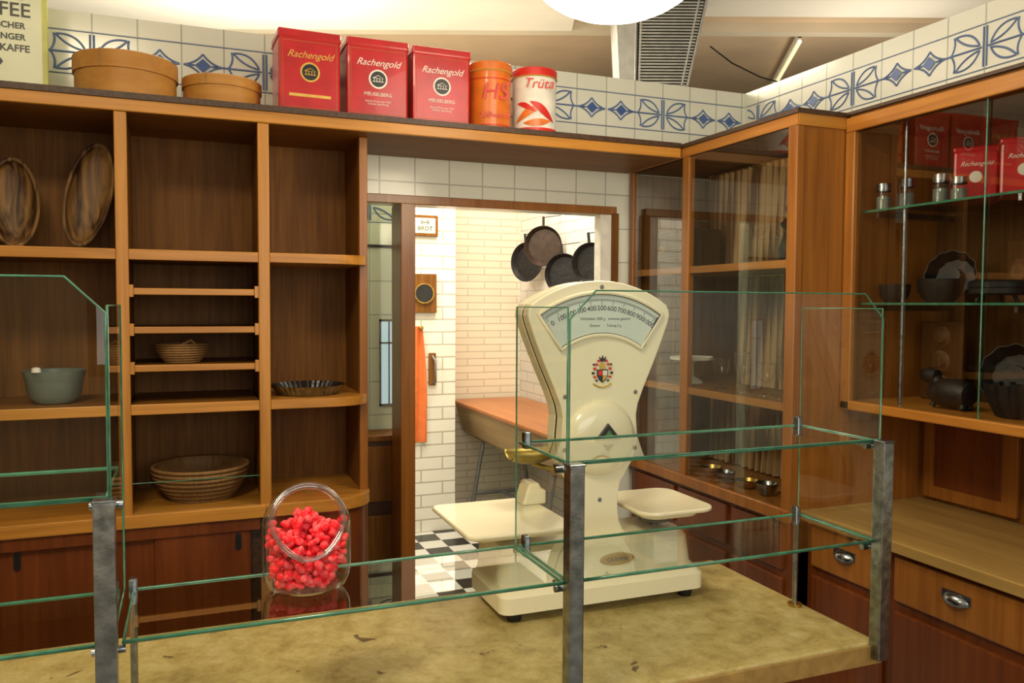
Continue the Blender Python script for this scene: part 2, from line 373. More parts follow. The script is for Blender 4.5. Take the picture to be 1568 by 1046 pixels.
# ---------------------------------------------------------------- things on top
ZT=2.194
def roundbox(name,x,y,r,h,lid):
    grp(name,(x,y,ZT))
    lathe('body',[(0,ZT),(r*.965,ZT),(r*.965,ZT+h-lid*.5),(0,ZT+h-lid*.5)],(x,y,0),W_BOX,56)
    lathe('lid',[(r*.965,ZT+h-lid),(r,ZT+h-lid),(r,ZT+h-.004),(r-.006,ZT+h),(0,ZT+h)],(x,y,0),W_BOX,56)
    a=-2.0
    box('lap_seam',x+r*math.cos(a)-.002,x+r*math.cos(a)+.002,y+r*math.sin(a)-.002,y+r*math.sin(a)+.003,ZT+h-lid,ZT+h,WICK)
    end()
roundbox('round_bentwood_box',-.180,2.985,.158,.143,.055)
roundbox('round_bentwood_box.001',.118,3.0,.130,.112,.036)

def tea_tin(name,cx,cy,z,w,d,h,rot=0,mini=False,gold=False):
    e=grp(name,(cx,cy,z))
    def rb(n,x0,x1,y0,y1,z0,z1,m,b=0): 
        return box(n,cx+x0,cx+x1,cy+y0,cy+y1,z0,z1,m,b)
    rb('body',-w/2,w/2,-d/2,d/2,z,z+h*.955,RED,.008)
    rb('lid',-w/2-.002,w/2+.002,-d/2-.002,d/2+.002,z+h*.90,z+h,RED,.006)
    rb('lid_rim',-w/2-.003,w/2+.003,-d/2-.003,d/2+.003,z+h*.895,z+h*.905,REDD,.001)
    rb('foot_rim',-w/2-.002,w/2+.002,-d/2-.002,d/2+.002,z,z+.006,REDD,.001)
    yf=cy-d/2-.0008
    if not mini:
        u=.008; M1=GOLD if gold else OFFW
        tube('gold_border',[[(cx-w/2+u+.005,yf,z+.02),(cx+w/2-u-.005,yf,z+.02),(cx+w/2-u-.005,yf,z+h*.86),(cx-w/2+u+.005,yf,z+h*.86)]],.0007,GOLD,True,0)
        text('script_label','Rachengold',.033,(cx,yf,z+h*.70),M1,shear=.45)
        lathe('emblem',[(0,0),(.033,0),(.033,.001),(0,.001)],(cx,yf+.0005,z+h*.50),M1,32,'Y')
        lathe('emblem_disc',[(0,.0012),(.027,.0012),(.027,.0018),(0,.0018)],(cx,yf+.0005,z+h*.50),BLACK,32,'Y')
        tube('temple',[[(cx+dx,yf-.002,z+h*.47),(cx+dx,yf-.002,z+h*.505)] for dx in (-.014,-.005,.005,.014)]+[[(cx-.019,yf-.002,z+h*.51),(cx,yf-.002,z+h*.545),(cx+.019,yf-.002,z+h*.51),(cx-.019,yf-.002,z+h*.51)],[(cx-.02,yf-.002,z+h*.467),(cx+.02,yf-.002,z+h*.467)]],.0016,M1,False,0)
        if gold: rb('gold_banner',-.07,.07,-d/2-.001,-d/2,z+h*.20,z+h*.235,GOLD)
        else:
            text('town_label','MEUSELBERG',.017,(cx,yf,z+h*.31),OFFW)
            text('small_print','feinste Drops seit 1904\nKräuter und Honig',.0095,(cx,yf,z+h*.205),OFFW)
    else:
        text('script_label','Rachengold',.019,(cx,yf,z+h*.70),OFFW,shear=.45)
        lathe('emblem',[(0,0),(.018,0),(.018,.001),(0,.001)],(cx,yf+.0005,z+h*.48),OFFW,24,'Y')
    e.rotation_euler=(0,0,rot)
    end()
tea_tin('tea_tin',.392,2.94,ZT,.207,.17,.280,.03,gold=True)
tea_tin('tea_tin.001',.626,2.93,ZT,.215,.17,.277)
tea_tin('tea_tin.002',.858,2.93,ZT,.215,.17,.274)

def can(name,x,y,r,h,mat,kind):
    grp(name,(x,y,ZT))
    lathe('body',[(0,ZT),(r,ZT),(r,ZT+.004),(r-.002,ZT+.006),(r-.002,ZT+h-.03),(0,ZT+h-.03)],(x,y,0),mat,56)
    lathe('lid',[(r-.001,ZT+h-.032),(r+.001,ZT+h-.03),(r+.001,ZT+h-.004),(r-.003,ZT+h),(0,ZT+h)],(x,y,0),REDD if kind else ORANGE,56)
    lathe('lid_bead',[(r,ZT+h-.036),(r+.003,ZT+h-.033),(r,ZT+h-.030)],(x,y,0),GOLD,56)
    def wrap(n,a0,a1,zf,m,off=.001,k=24):
        vs=[];fs=[]
        for i in range(k+1):
            t=i/k; a=a0+(a1-a0)*t; z0,z1=zf(t)
            for z in (z0,z1): vs.append((x+(r+off)*math.cos(a),y+(r+off)*math.sin(a),ZT+z))
        for i in range(k): fs.append((2*i,2*i+2,2*i+3,2*i+1))
        mobj(n,vs,fs,m)
    A=-math.pi/2-.4
    if kind:
        def leaf(z0,z1,w,bow): return lambda t:(z0+(z1-z0)*t+bow*math.sin(3.1416*t)-w*math.sin(3.1416*t),z0+(z1-z0)*t+bow*math.sin(3.1416*t)+w*math.sin(3.1416*t))
        wrap('leaf_1',A-.9,A+.3,leaf(.045,.10,.016,.012),ORANGE,.0014)
        wrap('leaf_2',A-.2,A+1.0,leaf(.125,.05,.018,.006),REDD,.0016)
        wrap('leaf_3',A-.5,A+.8,leaf(.045,.055,.014,-.004),ORANGE,.0018)
        wrap('leaf_4',A-.8,A+.1,leaf(.12,.085,.011,.006),REDD,.0020)
        wrap('base_band',-math.pi*1.2,.3,lambda t:(.006,.028),REDD,.0006)
        text('label','Trüta',.052,(x-.02,y-r-.0015,ZT+h*.74),REDD,rot=(math.pi/2,0,-.2),shear=.3)
    else:
        wrap('rule_low',-math.pi*1.1,.2,lambda t:(.02,.023),REDD); wrap('rule_hi',-math.pi*1.1,.2,lambda t:(.19,.193),REDD)
        text('label','HS',.085,(x-.01,y-r-.0015,ZT+h*.55),REDD,rot=(math.pi/2,0,-.15),shear=.2)
        text('label_2','Süßwaren',.028,(x-.01,y-r-.0015,ZT+h*.22),REDD,rot=(math.pi/2,0,-.15),shear=.4)
    end()
can('biscuit_canister',1.072,2.93,.083,.256,ORANGE,0)
can('biscuit_canister.001',1.260,2.94,.087,.256,OFFW,1)

grp('coffee_sign_board',(-.54,2.97,ZT))
box('board',-.68,-.402,2.965,2.975,ZT,ZT+.44,SIGNB,.002)
box('face',-.67,-.418,2.9635,2.965,ZT+.01,ZT+.43,SIGN)
for i,(t,s,zz) in enumerate([('■■■■■■',.022,.375),('GRAF',.080,.320),('KAFFEE',.060,.262),('BRASILISCHER',.026,.215),('GUTER INGER',.026,.18),('RÖSTKAFFE',.030,.145),('♦',.05,.10)]):
    text('line_%d'%i,t,s,(-.545 if i!=5 else -.53,2.9625,ZT+zz),BLACK,off=.0006)
end()

# ---------------------------------------------------------------- shelf items
def boat(name,cx,cy,cz,a,b,dep,lean,tilt,mat):
    grp(name,(cx,cy,cz-a))
    nu,nv=44,12; vs=[];fs=[]
    M_=Matrix.Translation((cx,cy,cz))@Matrix.Rotation(tilt,4,'Y')@Matrix.Rotation(lean,4,'X')
    for lay,sc_ in ((0,1),(1,.86)):
        base=len(vs)
        for j in range(nv+1):
            t=math.pi/2*j/nv
            for i in range(nu):
                u=2*math.pi*i/nu
                rr=math.cos(t)**.6 if j<nv else 0
                vs.append(M_@Vector((b*sc_*rr*math.cos(u),dep*sc_*math.sin(t),a*(sc_ if lay==0 else .92)*rr*math.sin(u)*(1+.04*abs(math.sin(u))))))
        for j in range(nv):
            for i in range(nu):
                fs.append((base+j*nu+i,base+j*nu+(i+1)%nu,base+(j+1)*nu+(i+1)%nu,base+(j+1)*nu+i))
    off=(nv+1)*nu
    for i in range(nu): fs.append((i,(i+1)%nu,off+(i+1)%nu,off+i))
    mobj('shell',vs,fs,mat,True)
    end()
boat('oval_wooden_dough_bowl',-.298,3.00,1.902,.172,.070,.040,-.12,.20,W_BOWL)
boat('oval_wooden_dough_bowl.001',-.512,3.00,1.866,.142,.074,.040,-.15,-.05,W_BOWL)

def wicker_bowl(name,x,y,z,r,h,rb,mat,notch=False):
    grp(name,(x,y,z))
    n=9; prof=[(0,z+.001),(rb,z+.001)]
    for i in range(n+1):
        t=i/n; R_=rb+(r-rb)*math.sin(t*math.pi/2); prof.append((R_-.002,z+h*t)); 
    ins=[(max(0,q-.006),w+.002) for q,w in prof[::-1]]
    lathe('wall',prof+ins+[(0,z+.006)],(x,y,0),mat,48)
    rings=[[(x+(rb+(r-rb)*math.sin(t*math.pi/2))*math.cos(u),y+(rb+(r-rb)*math.sin(t*math.pi/2))*math.sin(u),z+.004+h*t) for u in [2*math.pi*i/40 for i in range(41)]] for t in [k/7 for k in range(8)]]
    tube('coils',rings,h/17,mat,False,2)
    if notch:
        tube('handle',[[(x+r*.55,y-r*.75,z+h),(x+r*.3,y-r*.8,z+h*1.35),(x+r*.0,y-r*.98,z+h*1.1)]],.005,mat,False,2)
    end()
wicker_bowl('wicker_bread_basket',-.02,2.94,1.349,.085,.058,.055,WICKM,True)
wicker_bowl('wicker_bread_basket.001',.035,2.98,ZB+.013,.155,.105,.10,WICKM)
grp('enamel_pudding_bowl',(-.40,2.95,1.226))
lathe('bowl',[(0,1.229),(.055,1.229),(.075,1.25),(.088,1.33),(.092,1.332),(.09,1.325),(.07,1.25),(.05,1.235),(0,1.235)],(-.40,2.95,0),ENAM,40)
lathe('knob',[(0,1.331),(.014,1.331),(.012,1.345),(0,1.348)],(-.44,2.875,0),OFFW,16)
end()
grp('fluted_cake_tin',(.395,2.95,1.229))
lathe('pan',[(0,1.230),(.105,1.230),(.128,1.262),(.126,1.263),(.103,1.233),(0,1.233)],(.395,2.95,0),CHROME,160,flute=(40,.02))
end()

# ---------------------------------------------------------------- corner cabinet (glass fronted)
XC=1.845; YA=2.13
W=W_CABH
def sheet_x(name,x,y0,y1,z0,z1,mat=None):
    return mobj(name,[(x,y0,z0),(x,y1,z0),(x,y1,z1),(x,y0,z1)],[(0,1,2,3)],mat or GLASSC)
grp('glazed_corner_cabinet',(2.1,2.6,0))
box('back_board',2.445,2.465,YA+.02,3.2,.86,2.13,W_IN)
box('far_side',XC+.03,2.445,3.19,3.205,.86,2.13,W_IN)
box('end_panel',XC+.02,2.46,YA,YA+.02,0,2.137,W)
box('top_board',XC,2.46,YA,3.2,2.137,2.175,W_SHELF)
box('fascia',XC-.006,XC+.012,YA-.004,3.2,2.137,2.175,W_ORANGE_Y,.003)
box('cap_board',XC-.012,2.46,YA-.012,3.2,2.175,2.19,W_DARK)
box('fascia_end',XC,2.05,YA-.006,YA+.0,2.137,2.175,W_ORANGE_H)
for i,(a,b) in enumerate([(YA-.004,YA+.04),(2.74,2.785),(3.17,3.205)]):
    box('stile_%d'%i,XC-.005,XC+.025,a,b,.86,2.137,W,.003)
for z in (1.69,1.21):
    box('shelf',XC+.012,2.445,YA+.02,3.19,z-.011,z+.011,W_SHELF)
    box('shelf_lip',XC+.004,XC+.014,YA+.03,3.19,z-.014,z+.014,W_ORANGE_Y,.002)
box('bottom_board',1.834,2.45,YA,3.2,.83,.87,W,.003)
box('base',1.862,2.45,YA+.0,3.19,.0,.83,W_RED)
for a,b in ((YA+.04,2.45),(2.48,2.80),(2.83,3.16)):
    box('base_drawer',1.850,1.864,a,b,.66,.81,W_RED,.004)
    box('base_door',1.850,1.864,a,b,.09,.63,W_RED,.004)
sheet_x('glass_pane_a',XC+.003,YA+.04,2.74,.87,2.137)
sheet_x('glass_pane_b',XC+.003,2.785,3.17,.87,2.137)
end()
def stripe_sheet(name,x,y0,y1,z0,z1,amp=.016,pl=19):  # pleated sheet added to carry stripes that imitate a glass reflection
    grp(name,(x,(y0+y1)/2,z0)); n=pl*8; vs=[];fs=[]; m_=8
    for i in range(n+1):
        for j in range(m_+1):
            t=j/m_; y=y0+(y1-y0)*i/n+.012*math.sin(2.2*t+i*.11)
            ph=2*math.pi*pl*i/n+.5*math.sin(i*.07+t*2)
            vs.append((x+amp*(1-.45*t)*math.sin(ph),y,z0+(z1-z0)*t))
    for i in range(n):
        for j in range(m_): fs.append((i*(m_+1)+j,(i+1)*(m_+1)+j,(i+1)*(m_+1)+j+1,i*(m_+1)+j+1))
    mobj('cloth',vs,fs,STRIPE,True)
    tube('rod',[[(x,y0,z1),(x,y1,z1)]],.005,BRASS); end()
stripe_sheet('stripe_reflection',2.16,2.18,3.05,1.705,2.12)
stripe_sheet('stripe_reflection.001',2.14,2.18,2.80,1.225,1.67)
stripe_sheet('stripe_reflection.002',2.16,2.18,3.02,.875,1.19)
grp('small_radio',(2.0,2.98,1.70))
box('case',1.92,2.09,2.86,3.1,1.703,1.87,W_DARK,.01)
tube('grille',[[(1.918,2.88,1.73+.012*i),(1.918,3.0,1.73+.012*i)] for i in range(11)],.0016,BRASS,False,1)
lathe('dial',[(0,0),(.022,0),(.02,.008),(0,.008)],(1.92,3.05,1.79),BRASS,24,'X')
end()
def cake_stand(name,x,y,z,r,h):
    grp(name,(x,y,z))
    lathe('stand',[(0,z),(.05,z),(.045,z+.01),(.012,z+.03),(.01,z+h-.02),(.03,z+h-.005),(r,z+h),(r,z+h+.012),(r-.004,z+h+.012),(r-.01,z+h+.005),(0,z+h+.003)],(x,y,0),OFFW,40)
    end()
cake_stand('cake_stand',1.975,2.90,1.222,.09,.10)
def goblet(name,x,y,z,h=.12,r=.03,mat=None):
    grp(name,(x,y,z))
    lathe('glass',[(0,z+.001),(r*.9,z+.001),(r*.85,z+.005),(.004,z+.01),(.004,z+h*.4),(r*.7,z+h*.5),(r,z+h*.75),(r*.95,z+h)],(x,y,0),mat or JARG,28)
    tube('rim',[[(x+r*.95*math.cos(a),y+r*.95*math.sin(a),z+h) for a in [2*math.pi*i/24 for i in range(24)]]],.0012,RIMG,True,1)
    end()
gi=0
for (x,y,z,h) in [(1.95,2.66,1.222,.12),(1.93,2.5,1.222,.15),(1.94,2.38,1.222,.12),(1.93,2.26,1.222,.15)]:
    goblet('wine_goblet' if gi==0 else 'wine_goblet.%03d'%gi,x,y,z,h,.033); gi+=1
for i,(x,y,r,h) in enumerate([(1.94,2.70,.045,.035),(1.92,2.58,.04,.04),(1.93,2.46,.045,.03),(1.92,2.34,.04,.045),(1.93,2.23,.04,.03)]):
    nm='small_metal_dish' if i==0 else 'small_metal_dish.%03d'%i
    grp(nm,(x,y,.871)); lathe('dish',[(0,.8715),(r*.5,.8715),(r*.9,.871+h*.6),(r,.871+h),(r*.95,.871+h),(r*.8,.871+h*.6),(0,.876)],(x,y,0),CHROME if i%2 else BRASS,32); end()
def figur(name,x,y,z,h,mat=None):
    grp(name,(x,y,z)); lathe('body',[(0,z),(.045,z),(.05,z+h*.2),(.03,z+h*.5),(.045,z+h*.62),(.02,z+h*.74),(.028,z+h*.86),(.02,z+h*.97),(0,z+h)],(x,y,0),mat or IRON,28); end()
figur('dark_vase',1.98,2.30,1.702,.22); figur('dark_vase.001',1.94,3.08,1.222,.2,WICKD)

# ---------------------------------------------------------------- right display cabinet
X2=2.05; Y0=.4
grp('glazed_display_cabinet',(2.25,1.3,1.2))
box('back_board',2.445,2.465,Y0,YA-.001,1.205,2.137,W_BACK)
box('side_far',X2+.0,2.445,YA-.02,YA-.001,1.205,2.137,W)
box('side_near',X2,2.445,Y0,Y0+.02,1.205,2.137,W)
box('top_board',X2,2.465,Y0,YA-.013,2.137,2.18,W_SHELF)
box('fascia',X2-.012,X2,Y0,YA-.007,2.125,2.172,W_ORANGE_Y,.003)
box('cap_strip',X2-.016,X2+.04,Y0,YA-.013,2.18,2.19,W_DARK)
box('stile_far',X2-.01,X2+.02,YA-.045,YA-.005,1.205,2.125,W,.003)
box('bottom_board',X2-.01,2.445,Y0,YA-.005,1.205,1.235,W_ORANGE_Y,.004)
sheet_x('door_glass_a',X2+.006,1.62,YA-.04,1.235,2.125)
sheet_x('door_glass_b',X2+.014,Y0+.02,1.64,1.235,2.125)
tube('door_glass_edge',[[(X2+.006,1.62,1.235),(X2+.006,1.62,2.125)]],.0022,GREENE,False,1)
for z,n in ((1.86,'upper'),(1.555,'lower')):
    mobj('glass_shelf_'+n,[(X2+.05,Y0+.03,z+.006),(2.43,Y0+.03,z+.006),(2.43,YA-.03,z+.006),(X2+.05,YA-.03,z+.006)],[(0,1,2,3)],GLASSR)
    box('glass_shelf_edge_'+n,X2+.046,X2+.05,Y0+.03,YA-.03,z,z+.007,GREENE)
    for y in (2.04,1.55): box('shelf_arm',2.10,2.445,y-.005,y+.005,z-.02,z-.001,CHROME)
tube('upright_rod',[[(2.12,1.95,1.235),(2.12,1.95,2.137)]],.006,CHROME)
boxes('slats',[(2.435,2.446,.6+i*.045,.618+i*.045,1.24,2.12) for i in range(26)],W_IN)
end()
grp('drawer_base_cabinet',(2.15,1.3,0))
box('niche_back',2.42,2.465,Y0,YA-.001,.872,1.203,W_IN)
for i,(a,b) in enumerate([(1.75,2.1),(1.3,1.72),(.7,1.27)]):
    box('niche_door_%d'%i,2.40,2.42,a,b,.885,1.19,W_CABH,.004)
    box('niche_door_inset_%d'%i,2.396,2.401,a+.05,b-.05,.93,1.15,W_RED,.003)
box('counter_board',1.885,2.42,Y0,YA-.001,.838,.872,W_COUNT2,.004)
box('carcass',1.925,2.46,Y0,YA-.001,.06,.838,W_RED)
box('plinth',1.95,2.46,Y0,YA-.001,0,.06,W_DARK)
for i,(a,b) in enumerate([(1.80,2.10),(1.34,1.76),(.88,1.30),(.42,.84)]):
    box('drawer_%d'%i,1.908,1.926,a,b,.69,.82,W_CABH,.006)
    box('door_%d'%i,1.910,1.926,a,b,.09,.66,W_RED,.006)
    yc=(a+b)/2
    lathe('cup_pull_%d'%i,[(.0,.022),(.012,.021),(.024,.014),(.032,0),(.030,0),(.022,.012),(0,.018)],(1.906,yc,.762),CHROME,32,M=Matrix.Rotation(-math.pi/2,4,'Y')@Matrix.Diagonal((.62,1.25,1,1)))
    box('cup_plate_%d'%i,1.9045,1.908,yc-.045,yc+.045,.757,.785,CHROME,.002)
end()
def jar(name,x,y,z,r,h,lid=CHROME):
    grp(name,(x,y,z))
    lathe('glass',[(0,z),(r,z),(r,z+h*.75),(r*.85,z+h*.85)],(x,y,0),JARG,28)
    lathe('contents',[(0,z+.002),(r*.9,z+.002),(r*.9,z+h*.5),(0,z+h*.5)],(x,y,0),ENAM,28)
    lathe('lid',[(r*.9,z+h*.7),(r*.98,z+h*.71),(r*.98,z+h),(0,z+h)],(x,y,0),lid,28); end()
zs=1.868
for i,(x,y,r,h) in enumerate([(2.14,2.055,.024,.085),(2.15,1.97,.024,.09),(2.17,1.86,.026,.09),(2.15,1.78,.024,.07)]):
    jar('spice_jar' if i==0 else 'spice_jar.%03d'%i,x,y,zs,r,h)
tea_tin('tin_reflection',2.33,1.87,zs,.125,.09,.185,-.9,True)  # solid tins added to stand in for red tins reflected in the glass
tea_tin('tin_reflection.001',2.33,1.71,zs,.125,.09,.185,-.9,True)
def bowl(name,x,y,z,r,h,mat):
    grp(name,(x,y,z)); lathe('bowl',[(0,z),(r*.6,z),(r*.95,z+h*.5),(r,z+h),(r*.95,z+h),(r*.88,z+h*.5),(0,z+.008)],(x,y,0),mat,36); end()
bowl('iron_mortar',2.16,2.02,1.562,.050,.06,IRON)
bowl('iron_mortar.001',2.20,1.88,1.562,.068,.075,IRON)
# long-handled waffle iron lying on the shelf, propped on its hinge
grp('cast_waffle_iron',(2.20,1.66,1.562))
lathe('lower_plate',[(0,1.585),(.075,1.585),(.08,1.59),(.08,1.605),(0,1.605)],(2.20,1.68,0),IRON,40)
lathe('upper_plate',[(0,1.607),(.08,1.607),(.08,1.622),(.07,1.628),(0,1.628)],(2.20,1.68,0),IRON,40)
tube('handles',[[(2.20,1.61,1.597),(2.19,1.42,1.597)],[(2.20,1.61,1.618),(2.18,1.42,1.64)]],.007,IRON)
tube('feet',[[(2.20+.05*math.cos(a),1.68+.05*math.sin(a),1.586),(2.20+.06*math.cos(a),1.68+.06*math.sin(a),1.565)] for a in (.5,2.6,4.7)],.006,IRON)
end()
grp('carved_gingerbread_board',(2.36,1.70,1.562))
box('board',2.385,2.405,1.60,1.80,1.5625,1.76,W_BACK,.006)
for a_ in (1.65,1.75):
    lathe('relief_%.2f'%a_,[(0,.014),(.025,.012),(.03,.004),(.04,0)],(2.385,a_,1.66),WICKD,24,'X')
end()
def leaning_mould(name,x,y,z,r):
    grp(name,(x,y,z))
    q_=Vector((-1,-.35,.22)).normalized().to_track_quat('Z','Y').to_matrix().to_4x4()
    lathe('mould',[(0,.03),(r*.3,.03),(r*.35,.0),(r*.75,.0),(r,.05),(r*.97,.05),(r*.73,.006),(r*.37,.006),(r*.32,.036),(0,.036)],(x,y,z+r*1.0),IRON,72,M=q_,flute=(12,.03))
    end()
leaning_mould('fluted_baking_mould',2.34,1.94,1.564,.080)
leaning_mould('fluted_baking_mould.001',2.35,1.72,1.24,.095)
grp('carved_springerle_mould',(2.3,1.98,1.236))
box('board',2.33,2.35,1.9,2.06,1.236,1.50,W_BACK,.006)
for i in range(3): lathe('relief_%d'%i,[(0,.012),(.02,.010),(.024,.004),(.035,0)],(2.33,1.98,1.29+i*.08),WICKD,24,'X')
end()
grp('fluted_ring_mould',(2.2,1.60,1.236))
lathe('mould',[(.02,1.33),(.022,1.24),(.06,1.237),(.085,1.29),(.09,1.33),(.086,1.33),(.06,1.25),(.03,1.25),(.024,1.33)],(2.2,1.60,0),IRON,96,flute=(16,.05))
end()
grp('cast_lamb_mould',(2.17,1.80,1.236))
lathe('body',[(0,-.07),(.03,-.066),(.045,-.03),(.046,.02),(.034,.06),(0,.07)],(2.17,1.80,1.285),IRON,28,'Y')
lathe('head',[(0,-.03),(.02,-.022),(.026,0),(.02,.025),(0,.03)],(2.16,1.87,1.335),IRON,20,'Y')
tube('neck',[[(2.165,1.83,1.30),(2.16,1.865,1.335)]],.02,IRON,False,4)
tube('legs',[[(2.16+dx,1.80+dy,1.27),(2.15+dx,1.80+dy*1.2,1.241)] for dx in (0,.03) for dy in (-.045,.045)],.009,IRON,False,3)
end()

# ---------------------------------------------------------------- counter
CY0,CY1,CX1,CZ=1.265,1.85,1.335,.85
grp('shop_counter',(0,1.55,0))
box('top',-2.2,CX1,CY0,CY1,CZ-.022,CZ,LINO,.006)
box('edge_trim_front',-2.2,CX1+.004,CY0-.006,CY0,CZ-.045,CZ-.004,W_COUNT2,.002)
box('edge_trim_side',CX1,CX1+.006,CY0,CY1,CZ-.045,CZ-.004,W_COUNT2,.002)
box('body',-2.2,CX1-.03,CY0+.03,CY1-.03,.08,CZ-.022,W_RED)
box('plinth',-2.2,CX1-.05,CY0+.06,CY1-.05,0,.08,W_DARK)
end()

# ---------------------------------------------------------------- glass cases
Yp=1.30; ZS=1.272; ZL=1.062; ZP=1.575
def sheet(name,pts,thick,mat=GLASS):
    """single glass sheet outlined with its ground green edge"""
    n=len(pts)
    mobj(name,pts,[tuple(range(n))],mat)
    tube(name+'_edge',[pts],thick,GREENE,True,1)
def pane_y(name,x0,x1,y,z0,z1,ch):
    pts=[(x0,y,z0),(x1,y,z0),(x1,y,z1-ch),(x1-ch,y,z1),(x0+ch,y,z1),(x0,y,z1-ch)]
    sheet(name,pts,.0018)
def pane_x(name,x,y0,y1,z0,z1): sheet(name,[(x,y0,z0),(x,y1,z0),(x,y1,z1),(x,y0,z1)],.0018)
def pane_z(name,x0,x1,y0,y1,z): sheet(name,[(x0,y0,z),(x1,y0,z),(x1,y1,z),(x0,y1,z)],.0034,GLASSR)
PX=[-.112,.617,1.322]
grp('glass_display_case',(.6,1.4,CZ))
for i,x in enumerate(PX):
    yy=Yp-.048
    box('post_%d'%i,x-.014,x+.014,yy-.014,yy+.014,.55 if i<2 else .82,ZS+.001,CHROME,.002)
    box('post_cap_%d'%i,x-.016,x+.016,yy-.016,yy+.016,ZS+.0,ZS+.004,CHROME,.002)
    for z in (ZS-.016,ZL-.018):
        box('bracket_%d'%i,x-.010,x+.010,yy+.012,Yp+.02,z,z+.008,CHROME,.002)
        lathe('bolt_%d'%i,[(0,-.022),(.006,-.022),(.006,.022),(0,.022)],(x,yy+.03,z+.004),CHROME,16,'X')
pane_z('top_shelf_right',PX[1],PX[2],Yp-.03,1.50,ZS)
pane_z('low_shelf_right',PX[1],PX[2],Yp-.03,1.50,ZL)
pane_y('front_pane_right',PX[1]-.004,PX[2]+.004,Yp-.034,ZS+.004,ZP,.05)
pane_x('side_pane_mid',PX[1]-.006,Yp-.03,1.505,ZL+.002,1.545)
pane_x('side_pane_right',PX[2]+.006,Yp-.03,1.505,ZL+.002,1.545)
pane_z('low_shelf_mid',PX[0]+.02,PX[1]-.012,Yp-.03,1.50,ZL)
pane_z('top_shelf_left',-1.0,PX[0],Yp-.03,1.50,ZS)
pane_z('low_shelf_left',-1.0,PX[0],Yp-.03,1.50,ZL)
pane_y('front_pane_left',-1.0,PX[0]+.004,Yp-.034,ZS+.004,ZP+.01,.05)
pane_x('side_pane_left',PX[0]+.006,Yp-.03,1.505,ZL+.002,1.545)
for x in (PX[0]+.02,PX[2]-.012):
    tube('rear_support',[[(x,1.49,CZ),(x,1.49,ZL-.008)]],.006,CHROME)
    lathe('foot',[(0,CZ),(.016,CZ),(.016,CZ+.006),(0,CZ+.006)],(x,1.49,0),BRASS,20)
for x,z in ((PX[1]+.012,ZS+.002),(PX[1]+.012,ZL+.002),(PX[2]-.01,ZS+.002),(PX[2]-.01,ZL+.002),(PX[0]+.02,ZL+.002)):
    box('clamp',x-.007,x+.007,1.485,1.505,z-.014,z+.02,CHROME,.003)
end()

# ---------------------------------------------------------------- candy jar
jx,jy,jz=.184,1.405,ZL+.0035
grp('candy_jar',(jx,jy,jz))
r_=.074; zc_=.102
prof=[(0,.0),(r_*.70,.0),(r_*.88,.006),(r_*.97,.020),(r_,.04),(r_,.075),(r_,zc_)]+[(r_*math.cos(t),zc_+r_*math.sin(t)) for t in [math.pi/2*i/10 for i in range(1,11)]]
prof[-1]=(0,zc_+r_)
def densify(p,k=4):
    out=[]
    for a,b in zip(p[:-1],p[1:]):
        for i in range(k): out.append((a[0]+(b[0]-a[0])*i/k,a[1]+(b[1]-a[1])*i/k))
    out.append(p[-1]); return out
o=lathe('glass_body',densify(prof),(jx,jy,jz),JARG,72)
pn=Vector((-.06,-.86,.50)).normalized(); pc=Vector((jx,jy,jz+zc_+.006))+pn*.044
bm=bmesh.new(); bm.from_mesh(o.data)
g=bmesh.ops.bisect_plane(bm,geom=bm.verts[:]+bm.edges[:]+bm.faces[:],plane_co=pc,plane_no=pn,clear_outer=True)
rim=[e for e in bm.edges if e.is_boundary]
vsr=set(v for e in rim for v in e.verts)
cen=sum((v.co for v in vsr),Vector())/len(vsr)
ua=pn.orthogonal().normalized(); ub=pn.cross(ua)
order=sorted(vsr,key=lambda v:math.atan2((v.co-cen).dot(ub),(v.co-cen).dot(ua)))
rimpts=[tuple(v.co) for v in order]
bm.to_mesh(o.data); bm.free()
tube('opening_rim',[rimpts],.0048,RIMG,True,4)
tube('opening_lip',[[tuple(Vector(p)+(Vector(p)-cen).normalized()*.003+pn*.004) for p in rimpts]],.0028,RIMG,True,4)
lathe('thick_base',[(0,.001),(r_*.68,.001),(r_*.86,.008),(0,.008)],(jx,jy,jz),JARG,48)
bm=bmesh.new()
cnt=0
while cnt<520:
    a=random.random()*6.283; rr=.0645*math.sqrt(random.random()); zz=.013+random.random()*.125
    p=Vector((rr*math.cos(a),rr*math.sin(a),zz))
    q=Vector((jx,jy,jz))+p
    if (q-pc).dot(pn)>-.010 or zz>.120+.012*math.cos(rr*60): continue
    if zz<.03 and rr>.056: continue
    s=random.uniform(.0068,.0098)
    M_=Matrix.Translation(q)@Matrix.Rotation(random.random()*6,4,Vector((random.random()+.01,random.random(),random.random())).normalized())@Matrix.Diagonal((s,s*random.uniform(.6,1),s*random.uniform(.6,.9),1))
    res=bmesh.ops.create_icosphere(bm,subdivisions=2,radius=1,matrix=M_)
    for v in res['verts']: v.co+=Vector((random.uniform(-1,1),random.uniform(-1,1),random.uniform(-1,1)))*.0005
    cnt+=1
me=bpy.data.meshes.new('candies'); bm.to_mesh(me); bm.free(); me.materials.append(CANDY)
for p in me.polygons: p.use_smooth=True
link(bpy.data.objects.new('candies',me))
end()

